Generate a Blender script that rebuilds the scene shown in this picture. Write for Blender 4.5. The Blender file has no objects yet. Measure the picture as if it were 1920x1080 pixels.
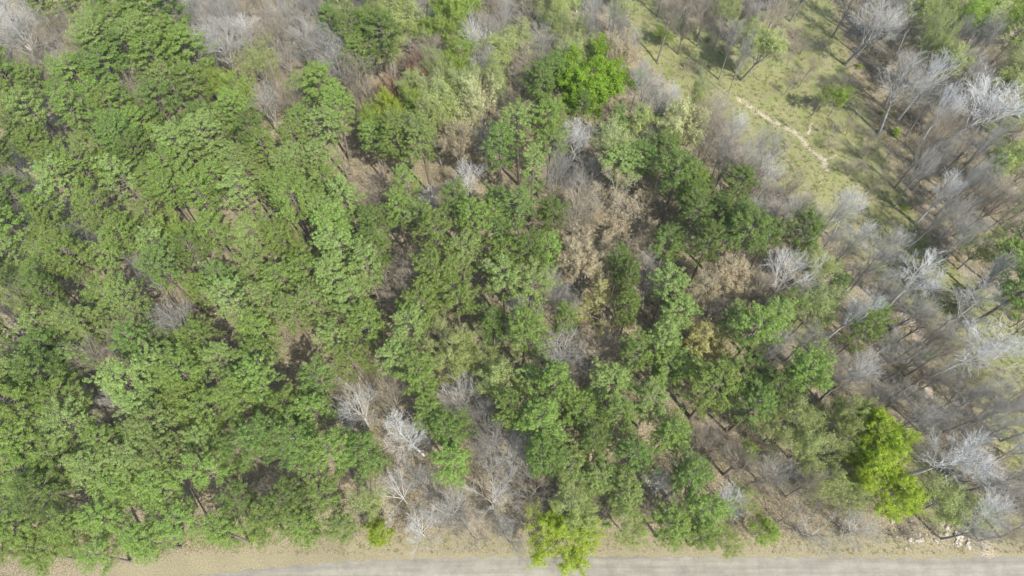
import bpy, math, random
import numpy as np
from mathutils import Vector

# ------------------------------------------------------------------ camera, sky, sun, exposure
SC = bpy.context.scene
CAM_H = 90.0
TILT = math.radians(27.0)
FPX = 1280.0
cam = bpy.data.objects.new("camera", bpy.data.cameras.new("camera"))
cam.data.lens = 24.0
cam.data.sensor_width = 36.0
cam.data.clip_start = 1.0
cam.data.clip_end = 6000.0
cam.location = (0, 0, CAM_H)
cam.rotation_euler = (TILT, 0, 0)
SC.collection.objects.link(cam)
SC.camera = cam

SUN_EL = math.radians(52.0)
SHADOW_DIR = Vector((-0.60, 0.80, 0)).normalized()      # where shadows fall on the ground
world = bpy.data.worlds.new("World")
SC.world = world
world.use_nodes = True
wt = world.node_tree
wt.nodes.clear()
sky = wt.nodes.new("ShaderNodeTexSky")
sky.sky_type = 'NISHITA'
sky.sun_disc = False
sky.sun_elevation = SUN_EL
sky.sun_rotation = math.atan2(-SHADOW_DIR.x, -SHADOW_DIR.y)
sky.air_density = 1.0
sky.dust_density = 1.5
bg = wt.nodes.new("ShaderNodeBackground")
bg.inputs['Strength'].default_value = 0.15
wo = wt.nodes.new("ShaderNodeOutputWorld")
wt.links.new(sky.outputs[0], bg.inputs[0])
wt.links.new(bg.outputs[0], wo.inputs[0])

sl = bpy.data.lights.new("sun", 'SUN')
sl.energy = 3.6
sl.angle = math.radians(0.6)
sl.color = (1.0, 0.965, 0.89)
sun = bpy.data.objects.new("sun", sl)
sd = Vector((-SHADOW_DIR.x*math.cos(SUN_EL), -SHADOW_DIR.y*math.cos(SUN_EL), math.sin(SUN_EL)))
sun.rotation_euler = sd.to_track_quat('Z', 'Y').to_euler()
sun.location = (60, -60, 120)
SC.collection.objects.link(sun)
SC.view_settings.view_transform = 'Standard'
SC.view_settings.look = 'None'
SC.view_settings.gamma = 1.0
SC.view_settings.exposure = 1.02
SC.cycles.max_bounces = 6
SC.cycles.diffuse_bounces = 3
SC.cycles.transmission_bounces = 3

C = SC.collection
R = random.Random(41)
PI = math.pi

def at(px, py, z=0.0):
    """the place in the world, at height z, seen at a point of the 1920x1080 photograph"""
    dx = (px-960)/FPX; dy = (540-py)/FPX
    c, s = math.cos(TILT), math.sin(TILT)
    v = (dx, dy*c+s, dy*s-c)
    t = (z-CAM_H)/v[2]
    return (v[0]*t, v[1]*t)

def pix(x, y, z):
    c, s = math.cos(TILT), math.sin(TILT)
    X, Y, Z = x, y, z-CAM_H
    yc = Y*c+Z*s; zc = -Y*s+Z*c
    d = -zc
    return (960+X/d*FPX, 540-yc/d*FPX, d)

# ------------------------------------------------------------------ helpers
def tag(o, label=None, cat=None, group=None, kind=None):
    if label: o['label'] = label
    if cat: o['category'] = cat
    if group: o['group'] = group
    if kind: o['kind'] = kind
    return o

def mesh(name, V, F, mat, smooth=False):
    me = bpy.data.meshes.new(name)
    V = np.asarray(V, dtype=np.float32).reshape(-1, 3)
    if isinstance(F, np.ndarray):
        n, k = F.shape
        me.vertices.add(len(V)); me.vertices.foreach_set('co', V.ravel())
        me.loops.add(n*k); me.loops.foreach_set('vertex_index', F.ravel().astype(np.int32))
        me.polygons.add(n); me.polygons.foreach_set('loop_start', np.arange(0, n*k, k, dtype=np.int32))
        try: me.polygons.foreach_set('loop_total', np.full(n, k, dtype=np.int32))
        except Exception: pass
        me.update(calc_edges=True); me.validate()
    else:
        me.from_pydata([tuple(map(float, v)) for v in V], [], F)
        me.update()
    if smooth:
        me.polygons.foreach_set('use_smooth', np.ones(len(me.polygons), dtype=bool))
    me.materials.append(mat)
    return me

def link(name, me, parent=None):
    o = bpy.data.objects.new(name, me)
    C.objects.link(o)
    if parent: o.parent = parent
    return o

# ------------------------------------------------------------------ materials
def nt(name):
    m = bpy.data.materials.new(name); m.use_nodes = True
    t = m.node_tree; t.nodes.clear()
    return m, t
def N(t, typ, **kw):
    n = t.nodes.new(typ)
    for k, v in kw.items():
        if k.startswith('i_'): n.inputs[k[2:].replace('_', ' ')].default_value = v
        else: setattr(n, k, v)
    return n
def ramp(t, fac, stops):
    r = N(t, 'ShaderNodeValToRGB')
    e = r.color_ramp.elements
    while len(e) < len(stops): e.new(0.5)
    for k, (p, c) in enumerate(stops):
        e[k].position = p; e[k].color = (*c, 1)
    t.links.new(fac, r.inputs[0])
    return r.outputs[0]
def mixc(t, fac, a, b, mode='MIX'):
    m = N(t, 'ShaderNodeMix', data_type='RGBA', blend_type=mode)
    for s, v in ((0, fac), (6, a), (7, b)):
        if hasattr(v, 'links'): t.links.new(v, m.inputs[s])
        elif isinstance(v, (int, float)): m.inputs[s].default_value = v
        else: m.inputs[s].default_value = (*v, 1)
    return m.outputs[2]
def math_(t, op, a, b=0.0, clamp=False):
    m = N(t, 'ShaderNodeMath', operation=op, use_clamp=clamp)
    for s, v in ((0, a), (1, b)):
        if hasattr(v, 'links'): t.links.new(v, m.inputs[s])
        else: m.inputs[s].default_value = v
    return m.outputs[0]

def leaf_mat(name, c0, c1, c2, trans=0.3, tvar=0.15, rough=0.55):
    """leaf colour runs c0..c2 from leaf to leaf, with a shift from tree to tree"""
    m, t = nt(name)
    g = N(t, 'ShaderNodeNewGeometry'); oi = N(t, 'ShaderNodeObjectInfo')
    tc = N(t, 'ShaderNodeTexCoord')
    nz = N(t, 'ShaderNodeTexNoise', i_Scale=0.9, i_Detail=2.0)
    t.links.new(tc.outputs['Object'], nz.inputs['Vector'])
    a = math_(t, 'MULTIPLY', g.outputs['Random Per Island'], 0.42)
    b = math_(t, 'MULTIPLY', nz.outputs['Fac'], 0.58)
    f = math_(t, 'ADD', a, b, True)
    col = ramp(t, f, [(0.1, c0), (0.5, c1), (0.9, c2)])
    hs = N(t, 'ShaderNodeHueSaturation')
    hv = math_(t, 'ADD', math_(t, 'MULTIPLY', oi.outputs['Random'], tvar*-0.13), 0.5+tvar*0.0)
    vv = math_(t, 'ADD', math_(t, 'MULTIPLY', oi.outputs['Random'], -tvar*2.4), 1.0+tvar*1.2)
    t.links.new(hv, hs.inputs['Hue']); t.links.new(vv, hs.inputs['Value']); t.links.new(col, hs.inputs['Color'])
    p = N(t, 'ShaderNodeBsdfPrincipled', i_Roughness=rough)
    p.inputs['Specular IOR Level'].default_value = 0.18
    t.links.new(hs.outputs[0], p.inputs['Base Color'])
    tr = N(t, 'ShaderNodeBsdfTranslucent')
    tcol = mixc(t, 1.0, hs.outputs[0], (1.0, 1.0, 0.45), 'MULTIPLY')
    tcol2 = mixc(t, 1.0, tcol, (1.25, 1.35, 1.0), 'MULTIPLY')
    t.links.new(tcol2, tr.inputs['Color'])
    mx = N(t, 'ShaderNodeMixShader'); mx.inputs[0].default_value = trans
    t.links.new(p.outputs[0], mx.inputs[1]); t.links.new(tr.outputs[0], mx.inputs[2])
    o = N(t, 'ShaderNodeOutputMaterial'); t.links.new(mx.outputs[0], o.inputs[0])
    return m

def bark_mat(name, c0, c1, tvar=0.35):
    m, t = nt(name)
    oi = N(t, 'ShaderNodeObjectInfo'); tc = N(t, 'ShaderNodeTexCoord')
    mp = N(t, 'ShaderNodeMapping'); mp.inputs['Scale'].default_value = (6, 6, 1.2)
    nz = N(t, 'ShaderNodeTexNoise', i_Scale=1.6, i_Detail=4.0)
    t.links.new(tc.outputs['Object'], mp.inputs[0]); t.links.new(mp.outputs[0], nz.inputs['Vector'])
    col = ramp(t, nz.outputs['Fac'], [(0.3, c0), (0.7, c1)])
    hs = N(t, 'ShaderNodeHueSaturation')
    vv = math_(t, 'ADD', math_(t, 'MULTIPLY', oi.outputs['Random'], tvar), 1.0-tvar/2)
    t.links.new(vv, hs.inputs['Value']); t.links.new(col, hs.inputs['Color'])
    p = N(t, 'ShaderNodeBsdfPrincipled', i_Roughness=0.85)
    t.links.new(hs.outputs[0], p.inputs['Base Color'])
    o = N(t, 'ShaderNodeOutputMaterial'); t.links.new(p.outputs[0], o.inputs[0])
    return m

M = {
 'pine': leaf_mat('pine_needles', (0.102, 0.168, 0.036), (0.178, 0.270, 0.060), (0.262, 0.362, 0.100)),
 'dark': leaf_mat('dark_pine_needles', (0.078, 0.130, 0.030), (0.132, 0.208, 0.050), (0.200, 0.288, 0.082)),
 'light': leaf_mat('light_pine_needles', (0.140, 0.205, 0.056), (0.212, 0.295, 0.088), (0.285, 0.375, 0.130)),
 'lime': leaf_mat('lime_leaves', (0.20, 0.27, 0.022), (0.30, 0.385, 0.040), (0.38, 0.46, 0.08), 0.4, 0.06),
 'vivid': leaf_mat('vivid_green_leaves', (0.12, 0.21, 0.016), (0.195, 0.305, 0.028), (0.27, 0.38, 0.06), 0.4, 0.04),
 'yellowgreen': leaf_mat('yellow_green_leaves', (0.17, 0.25, 0.045), (0.26, 0.37, 0.07), (0.34, 0.44, 0.12), 0.35, 0.10),
 'bud': leaf_mat('pale_green_buds', (0.19, 0.24, 0.07), (0.29, 0.345, 0.11), (0.38, 0.42, 0.17), 0.3, 0.10),
 'tan': leaf_mat('tan_young_leaves', (0.28, 0.235, 0.15), (0.42, 0.355, 0.23), (0.52, 0.45, 0.31), 0.25, 0.08),
 'cream': leaf_mat('cream_green_leaves', (0.32, 0.34, 0.15), (0.45, 0.46, 0.23), (0.55, 0.55, 0.32), 0.3, 0.05),
 'yellow': leaf_mat('yellow_young_leaves', (0.34, 0.32, 0.12), (0.47, 0.44, 0.19), (0.57, 0.54, 0.28), 0.3, 0.05),
 'red': leaf_mat('rusty_red_buds', (0.18, 0.10, 0.07), (0.28, 0.17, 0.115), (0.36, 0.24, 0.17), 0.25, 0.08),
 'pinebark': bark_mat('pine_bark', (0.11, 0.085, 0.065), (0.24, 0.20, 0.165)),
 'grey': bark_mat('grey_twigs', (0.22, 0.210, 0.180), (0.40, 0.385, 0.34)),
 'white': bark_mat('white_twigs', (0.42, 0.415, 0.385), (0.60, 0.59, 0.56), 0.15),
 'brown': bark_mat('brown_twigs', (0.20, 0.172, 0.125), (0.34, 0.295, 0.225)),
 'trunkgrey': bark_mat('grey_trunk', (0.15, 0.145, 0.13), (0.27, 0.26, 0.24)),
 'brush': bark_mat('brush_twigs', (0.26, 0.23, 0.165), (0.42, 0.375, 0.28)),
 'bark': bark_mat('dark_bark', (0.10, 0.09, 0.08), (0.22, 0.20, 0.18)),
}

def simple_mat(name, stops, scale, detail=5, bump=0.3, rough=0.9):
    m, t = nt(name)
    tc = N(t, 'ShaderNodeTexCoord')
    nz = N(t, 'ShaderNodeTexNoise', i_Scale=scale, i_Detail=detail, i_Roughness=0.65)
    t.links.new(tc.outputs['Object'], nz.inputs['Vector'])
    p = N(t, 'ShaderNodeBsdfPrincipled', i_Roughness=rough)
    t.links.new(ramp(t, nz.outputs['Fac'], stops), p.inputs['Base Color'])
    b = N(t, 'ShaderNodeBump', i_Strength=bump, i_Distance=0.1)
    t.links.new(nz.outputs['Fac'], b.inputs['Height']); t.links.new(b.outputs[0], p.inputs['Normal'])
    o = N(t, 'ShaderNodeOutputMaterial'); t.links.new(p.outputs[0], o.inputs[0])
    return m

# ground: leaf litter, dry grass, bare sand; the zones come from vertex attributes
def ground_mat():
    m, t = nt('forest_floor')
    tc = N(t, 'ShaderNodeTexCoord')
    def noise(scale, detail=4, rough=0.6, dist=0.0):
        n = N(t, 'ShaderNodeTexNoise', i_Scale=scale, i_Detail=detail, i_Roughness=rough, i_Distortion=dist)
        t.links.new(tc.outputs['Object'], n.inputs['Vector']); return n.outputs['Fac']
    fine = noise(5.5, 5, 0.75); mid = noise(0.8, 5, 0.65); big = noise(0.11, 4, 0.6); leafn = noise(13.0, 3, 0.8)
    lit1 = ramp(t, fine, [(0.36, (0.095, 0.076, 0.045)), (0.5, (0.250, 0.203, 0.125)), (0.64, (0.42, 0.345, 0.23))])
    lit2 = ramp(t, fine, [(0.36, (0.075, 0.062, 0.036)), (0.5, (0.190, 0.160, 0.092)), (0.64, (0.34, 0.29, 0.18))])
    lit = mixc(t, ramp(t, mid, [(0.35, (0, 0, 0)), (0.65, (1, 1, 1))]), lit1, lit2)
    gr1 = ramp(t, fine, [(0.28, (0.07, 0.090, 0.024)), (0.5, (0.175, 0.200, 0.060)), (0.75, (0.28, 0.29, 0.11))])
    gr2 = ramp(t, fine, [(0.28, (0.11, 0.105, 0.045)), (0.5, (0.235, 0.215, 0.105)), (0.75, (0.34, 0.315, 0.175))])
    gr = mixc(t, ramp(t, noise(0.6, 6, 0.75, 0.4), [(0.38, (0, 0, 0)), (0.60, (1, 1, 1))]), gr1, gr2)
    sand = ramp(t, leafn, [(0.3, (0.36, 0.285, 0.21)), (0.7, (0.56, 0.47, 0.37))])
    def zone(name, lo=0.35, hi=0.65, n=mid, amt=0.55):
        a = N(t, 'ShaderNodeAttribute', attribute_name=name)
        s = math_(t, 'ADD', a.outputs['Fac'], math_(t, 'MULTIPLY', math_(t, 'SUBTRACT', n, 0.5), amt))
        mr = N(t, 'ShaderNodeMapRange', clamp=True); mr.inputs[1].default_value = lo; mr.inputs[2].default_value = hi
        t.links.new(s, mr.inputs[0]); return mr.outputs[0]
    c = mixc(t, zone('grass'), lit, gr)
    verge = ramp(t, fine, [(0.28, (0.13, 0.115, 0.06)), (0.5, (0.25, 0.215, 0.125)), (0.75, (0.36, 0.31, 0.20))])
    c = mixc(t, zone('verge'), c, verge)
    c = mixc(t, zone('sand', 0.45, 0.6, fine, 0.9), c, sand)
    c = mixc(t, 1.0, c, ramp(t, big, [(0.3, (0.82, 0.82, 0.82)), (0.7, (1.12, 1.12, 1.12))]), 'MULTIPLY')
    p = N(t, 'ShaderNodeBsdfPrincipled', i_Roughness=0.95)
    t.links.new(c, p.inputs['Base Color'])
    b = N(t, 'ShaderNodeBump', i_Strength=0.7, i_Distance=0.12)
    t.links.new(math_(t, 'ADD', fine, leafn), b.inputs['Height']); t.links.new(b.outputs[0], p.inputs['Normal'])
    o = N(t, 'ShaderNodeOutputMaterial'); t.links.new(p.outputs[0], o.inputs[0])
    return m

# ------------------------------------------------------------------ ground
def polyd(X, Y, pts):
    """distance from every grid point to a polyline"""
    d = np.full(X.shape, 1e9)
    for (x0, y0), (x1, y1) in zip(pts[:-1], pts[1:]):
        vx, vy = x1-x0, y1-y0
        L = vx*vx+vy*vy
        tt = np.clip(((X-x0)*vx+(Y-y0)*vy)/L, 0, 1)
        d = np.minimum(d, np.hypot(X-x0-tt*vx, Y-y0-tt*vy))
    return d
def inpoly(X, Y, pts):
    ins = np.zeros(X.shape, bool)
    n = len(pts)
    for k in range(n):
        x0, y0 = pts[k]; x1, y1 = pts[(k+1) % n]
        if y0 == y1: continue
        c = ((y0 > Y) != (y1 > Y)) & (X < (x1-x0)*(Y-y0)/(y1-y0)+x0)
        ins ^= c
    return ins
P = lambda L: [at(*q) for q in L]

ROAD_TOP = [(-400, 1230), (-100, 1165), (120, 1122), (345, 1082), (480, 1067), (640, 1053), (800, 1047), (1000, 1044), (1200, 1044), (1450, 1045), (1700, 1047), (1920, 1045), (2150, 1040), (2500, 1028)]
road_edge = P(ROAD_TOP)

def smooth_noise(X, Y, seed, scale):
    rs = np.random.RandomState(seed); z = np.zeros(X.shape)
    for k in range(7):
        a = rs.uniform(0, 2*PI); f = rs.uniform(0.6, 1.6)/scale; ph = rs.uniform(0, 6.28)
        z += np.sin((X*math.cos(a)+Y*math.sin(a))*f*2*PI+ph+1.3*np.sin((Y*math.cos(a)-X*math.sin(a))*f*3.1+ph*2))
    return z/7

def ground_z(x, y):
    x = np.asarray(x, float); y = np.asarray(y, float)
    fade = np.clip((polyd(x, y, road_edge)-2.5)/6, 0, 1)*np.where(y > 4, 1, 0)
    return fade*(smooth_noise(x, y, 5, 22)*0.28+smooth_noise(x, y, 9, 6)*0.08)

def build_ground():
    core = 0.45
    xs = np.arange(-120, 120.01, core); ys = np.arange(-22, 128, core)
    ext = np.array([6, 15, 35, 80, 180, 400, 1000, 2500.])
    xs = np.concatenate([-120-ext[::-1], xs, 120+ext]); ys = np.concatenate([-22-ext[::-1], ys, 128+ext])
    X, Y = np.meshgrid(xs, ys)
    Z = ground_z(X, Y)
    V = np.stack([X, Y, Z], -1).reshape(-1, 3)
    ny, nx = X.shape
    i = np.arange(ny*nx).reshape(ny, nx)
    F = np.stack([i[:-1, :-1], i[:-1, 1:], i[1:, 1:], i[1:, :-1]], -1).reshape(-1, 4)
    me = mesh('ground', V, F, ground_mat(), True)
    grass_poly = P([(1165, -60), (1185, 50), (1215, 120), (1285, 190), (1370, 235), (1440, 340), (1530, 400), (1600, 480), (1690, 560), (1760, 650), (1840, 760), (1900, 900), (2100, 1000),
                    (2200, 700), (1930, 640), (1850, 545), (1770, 490), (1730, 430), (1690, 350), (1650, 260), (1600, 150), (1560, 0), (1540, -70), (1480, -70), (1500, 90), (1420, 110), (1330, 55), (1250, 20)])
    def soft(poly, w=2.0):
        d = polyd(X, Y, poly+[poly[0]]); s = np.where(inpoly(X, Y, poly), d, -d)
        return np.clip(0.5+s/(2*w), 0, 1)
    g = soft(grass_poly)
    # fingers of grass between the bare trees and along the verge
    for q, w in (([(1700, 840), (1780, 960), (1900, 1010)], 3.0), ([(1460, 600), (1520, 640)], 1.5), ([(1560, 800), (1600, 900)], 2.5), ([(1500, 0), (1470, 40)], 2), ([(620, 40), (700, 30), (850, 60)], 3)):
        g = np.maximum(g, np.clip(1.1-polyd(X, Y, P(q))/(w*2), 0, 0.75))
    sand = np.clip(1.0-polyd(X, Y, P([(1385, 185), (1425, 212), (1462, 232), (1490, 246), (1505, 262), (1522, 285), (1545, 300), (1548, 320)]))/2.0, 0, 1)*0.62
    for q, w, a in (([(1548, 318), (1590, 400), (1640, 500), (1690, 590)], 1.2, .45), ([(1476, 335), (1496, 350), (1530, 380), (1580, 430), (1600, 455)], 1.2, .55),
                    ([(1690, 592), (1712, 612), (1722, 630), (1735, 670), (1738, 700), (1742, 770)], 1.5, .85), ([(1722, 618), (1760, 630)], 1.1, .7),
                    ([(1522, 232), (1515, 252)], 0.8, .7), ([(1550, 300), (1570, 292)], .9, .6), ([(420, 1068), (620, 1040), (900, 1034), (1300, 1036)], .5, .45),
                    ([(1495, 60), (1560, 160), (1600, 220), (1660, 320), (1700, 400), (1760, 480)], .7, .30)):
        sand = np.maximum(sand, np.clip(1.0-polyd(X, Y, P(q))/w, 0, 1)*a)
    for (cx, cy, rr, a) in ((1210, 548, 1.5, .6), (75, 1030, 2.2, .42), (350, 600, 1.8, .55), (392, 470, 2.5, .5), (628, 618, 1.5, .55), (1610, 690, 2, .5), (1850, 1030, 3, .5), (115, 160, 2.0, .5), (1760, 1000, 5, .45)):
        x0, y0 = at(cx, cy); sand = np.maximum(sand, np.clip(1.3-np.hypot(X-x0, Y-y0)/rr, 0, 1)*a)
    v = np.clip(1.25-polyd(X, Y, road_edge)/3.6, 0, 1)
    for name, arr in (('grass', g), ('sand', sand), ('verge', v)):
        a = me.attributes.new(name, 'FLOAT', 'POINT'); a.data.foreach_set('value', arr.ravel().astype(np.float32))
    tag(link('ground', me), kind='structure')
build_ground()

def build_road():
    m, t = nt('worn_asphalt')
    tc = N(t, 'ShaderNodeTexCoord')
    n1 = N(t, 'ShaderNodeTexNoise', i_Scale=9.0, i_Detail=6.0, i_Roughness=0.8)
    mp = N(t, 'ShaderNodeMapping'); mp.inputs['Scale'].default_value = (0.06, 1.1, 1)
    n2 = N(t, 'ShaderNodeTexNoise', i_Scale=1.3, i_Detail=4.0)
    t.links.new(tc.outputs['Object'], n1.inputs['Vector']); t.links.new(tc.outputs['Object'], mp.inputs[0]); t.links.new(mp.outputs[0], n2.inputs['Vector'])
    c = ramp(t, n1.outputs['Fac'], [(0.3, (0.190, 0.176, 0.142)), (0.7, (0.280, 0.260, 0.208))])
    c = mixc(t, 1.0, c, ramp(t, n2.outputs['Fac'], [(0.35, (0.80, 0.80, 0.80)), (0.65, (1.12, 1.11, 1.10))]), 'MULTIPLY')
    n3 = N(t, 'ShaderNodeTexNoise', i_Scale=0.45, i_Detail=5.0, i_Roughness=0.7)
    t.links.new(tc.outputs['Object'], n3.inputs['Vector'])
    c = mixc(t, 1.0, c, ramp(t, n3.outputs['Fac'], [(0.38, (0.84, 0.83, 0.82)), (0.62, (1.08, 1.08, 1.07))]), 'MULTIPLY')
    vo = N(t, 'ShaderNodeTexVoronoi', feature='DISTANCE_TO_EDGE', i_Scale=0.14)
    t.links.new(tc.outputs['Object'], vo.inputs['Vector'])
    c = mixc(t, ramp(t, vo.outputs['Distance'], [(0.0, (0.25, 0.25, 0.25)), (0.008, (0, 0, 0))]), c, (0.13, 0.12, 0.11))
    p = N(t, 'ShaderNodeBsdfPrincipled', i_Roughness=0.85); t.links.new(c, p.inputs['Base Color'])
    b = N(t, 'ShaderNodeBump', i_Strength=0.3, i_Distance=0.03); t.links.new(n1.outputs['Fac'], b.inputs['Height']); t.links.new(b.outputs[0], p.inputs['Normal'])
    o = N(t, 'ShaderNodeOutputMaterial'); t.links.new(p.outputs[0], o.inputs[0])
    # resample the edge finely, with a crumbled outline
    pts = []
    for (x0, y0), (x1, y1) in zip(road_edge[:-1], road_edge[1:]):
        n = max(2, int(math.hypot(x1-x0, y1-y0)/0.25))
        for k in range(n): pts.append((x0+(x1-x0)*k/n, y0+(y1-y0)*k/n))
    V = []; F = []
    W = 7.2
    for k, (x, y) in enumerate(pts):
        a, b2 = pts[max(0, k-8)], pts[min(len(pts)-1, k+8)]
        dx, dy = b2[0]-a[0], b2[1]-a[1]; l = math.hypot(dx, dy); nx, ny = -dy/l, dx/l
        e = 0.10*math.sin(x*2.1)+0.06*math.sin(x*5.3+1)+R.uniform(-.05, .05)
        e2 = 0.10*math.sin(x*1.7+2)+R.uniform(-.05, .05)
        V += [(x+nx*e, y+ny*e, 0.005), (x+nx*(e-.12), y+ny*(e-.12), 0.035), (x-nx*W/2, y-ny*W/2, 0.075), (x-nx*(W+e2-.12), y-ny*(W+e2-.12), 0.035), (x-nx*(W+e2), y-ny*(W+e2), 0.005)]
        if k:
            q = (k-1)*5
            for s in range(4): F.append((q+s, q+5+s, q+6+s, q+1+s))
    F = [f[::-1] for f in F]
    tag(link('road', mesh('road', V, F, m, True)), kind='structure')
build_road()

# ------------------------------------------------------------------ tree building
class Tubes:
    """collects tapered tubes and turns them into one mesh"""
    def __init__(s): s.V = []; s.F = []
    def add(s, pts, radii, sides=3):
        base = len(s.V); n = len(pts)
        for k in range(n):
            a = pts[max(0, k-1)]; b = pts[min(n-1, k+1)]
            d = (b-a)
            if d.length < 1e-6: d = Vector((0, 0, 1))
            d.normalize()
            u = d.orthogonal().normalized(); w = d.cross(u)
            for q in range(sides):
                th = 2*PI*q/sides
                s.V.append(pts[k]+(u*math.cos(th)+w*math.sin(th))*radii[k])
        for k in range(n-1):
            for q in range(sides):
                a = base+k*sides+q; b = base+k*sides+(q+1) % sides
                s.F.append((a, b, b+sides, a+sides))
    def mesh(s, name, mat): 
        return mesh(name, [tuple(v) for v in s.V], np.array(s.F), mat, True)

def leaves(centers, outward, per, cr, size, rs, flat=0.9, aspect=0.6):
    """leaf or needle-tuft faces in little clumps round each centre"""
    n = len(centers)
    c = np.repeat(centers, per, 0); o = np.repeat(outward, per, 0)
    off = rs.normal(size=(n*per, 3)); off /= np.linalg.norm(off, axis=1)[:, None]+1e-9
    off *= (rs.uniform(0.25, 1, (n*per, 1))**0.6)
    crr = np.repeat(cr, per)[:, None] if hasattr(cr, '__len__') else cr
    pos = c+off*crr*np.array([1, 1, 0.75])
    nrm = o*flat*0.5+off*flat+rs.normal(size=off.shape)*0.34
    nrm /= np.linalg.norm(nrm, axis=1)[:, None]+1e-9
    t = np.cross(nrm, rs.normal(size=nrm.shape)); t /= np.linalg.norm(t, axis=1)[:, None]+1e-9
    b = np.cross(nrm, t)
    s = size*rs.uniform(0.6, 1.35, (len(pos), 1))
    V = np.stack([pos-t*s, pos-b*s*aspect, pos+t*s, pos+b*s*aspect*rs.uniform(.6, 1.2, s.shape)], 1).reshape(-1, 3)
    F = np.arange(len(V)).reshape(-1, 4)
    return V, F

def rdir(r, d, spread):
    """a direction at an angle of about `spread` from d"""
    u = d.orthogonal().normalized(); w = d.cross(u)
    a = r.uniform(0, 2*PI)
    return (d*math.cos(spread)+(u*math.cos(a)+w*math.sin(a))*math.sin(spread)).normalized()

# --- pines: nominal height 17 m, crown radius 3 m
def make_pine(seed, dens=1.0, crown_low=9.6, open_=0.0, pk=.3):
    r = random.Random(seed); rs = np.random.RandomState(seed)
    tb = Tubes(); H = 16.6
    lean = Vector((r.uniform(-.5, .5), r.uniform(-.5, .5), 0))
    axis = lambda z: Vector((lean.x*math.sin(z/H*1.6), lean.y*math.sin(z/H*1.6), z))
    tb.add([axis(H*k/8) for k in range(9)], [0.21*(1-k/8.6)+0.015 for k in range(9)], 7)
    cen = []; rad = []
    nb = int(52*dens)
    lob = [r.uniform(0.66, 1.2) for _ in range(7)]
    for k in range(nb):
        f = (k+r.random())/nb
        z = crown_low+(H-crown_low)*f**0.85
        az = k*2.39996+r.uniform(-.4, .4)
        prof = math.sqrt(max(0.02, 1-((f-pk)/(1.04-pk))**2)) if f > pk else 0.62+f*.38/pk
        L = 3.0*prof*lob[int((az % (2*PI))/(2*PI)*7) % 7]*r.uniform(0.62, 1.08)+0.25
        rise = 0.15+0.75*f
        d = Vector((math.cos(az), math.sin(az), rise)).normalized()
        p0 = axis(z*0.96); pts = [p0]
        for j in range(1, 4):
            pts.append(p0+d*(L*j/3)+Vector((r.uniform(-.12, .12), r.uniform(-.12, .12), 0.10*j*j/3*0.5)))
        tb.add(pts, [0.05, 0.035, 0.022, 0.01], 4)
        nc = 5+int(L*4.2)
        for j in range(nc):
            tt = 0.42+0.62*(j+r.random()*.7)/nc
            q = pts[0].lerp(pts[-1], min(tt, 1.05))
            side = Vector((-d.y, d.x, 0))*r.uniform(-.62, .62)*tt
            q = q+side+Vector((0, 0, r.uniform(-.12, .28)))
            if r.random() < open_: continue
            cen.append(tuple(q)); rad.append(r.uniform(0.14, 0.27))
            if r.random() < 0.25: tb.add([pts[1], q], [0.02, 0.008], 3)
    for j in range(5): cen.append((axis(H).x+r.uniform(-.5, .5), axis(H).y+r.uniform(-.5, .5), H+r.uniform(-.3, .35))); rad.append(.4)
    cen = np.array(cen); ctr = np.array([lean.x, lean.y, 12.2])
    out = cen-ctr; out /= np.linalg.norm(out, axis=1)[:, None]
    V, F = leaves(cen, out, 34, np.array(rad), 0.060, rs, 0.95, 0.5)
    return tb, V, F

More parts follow.
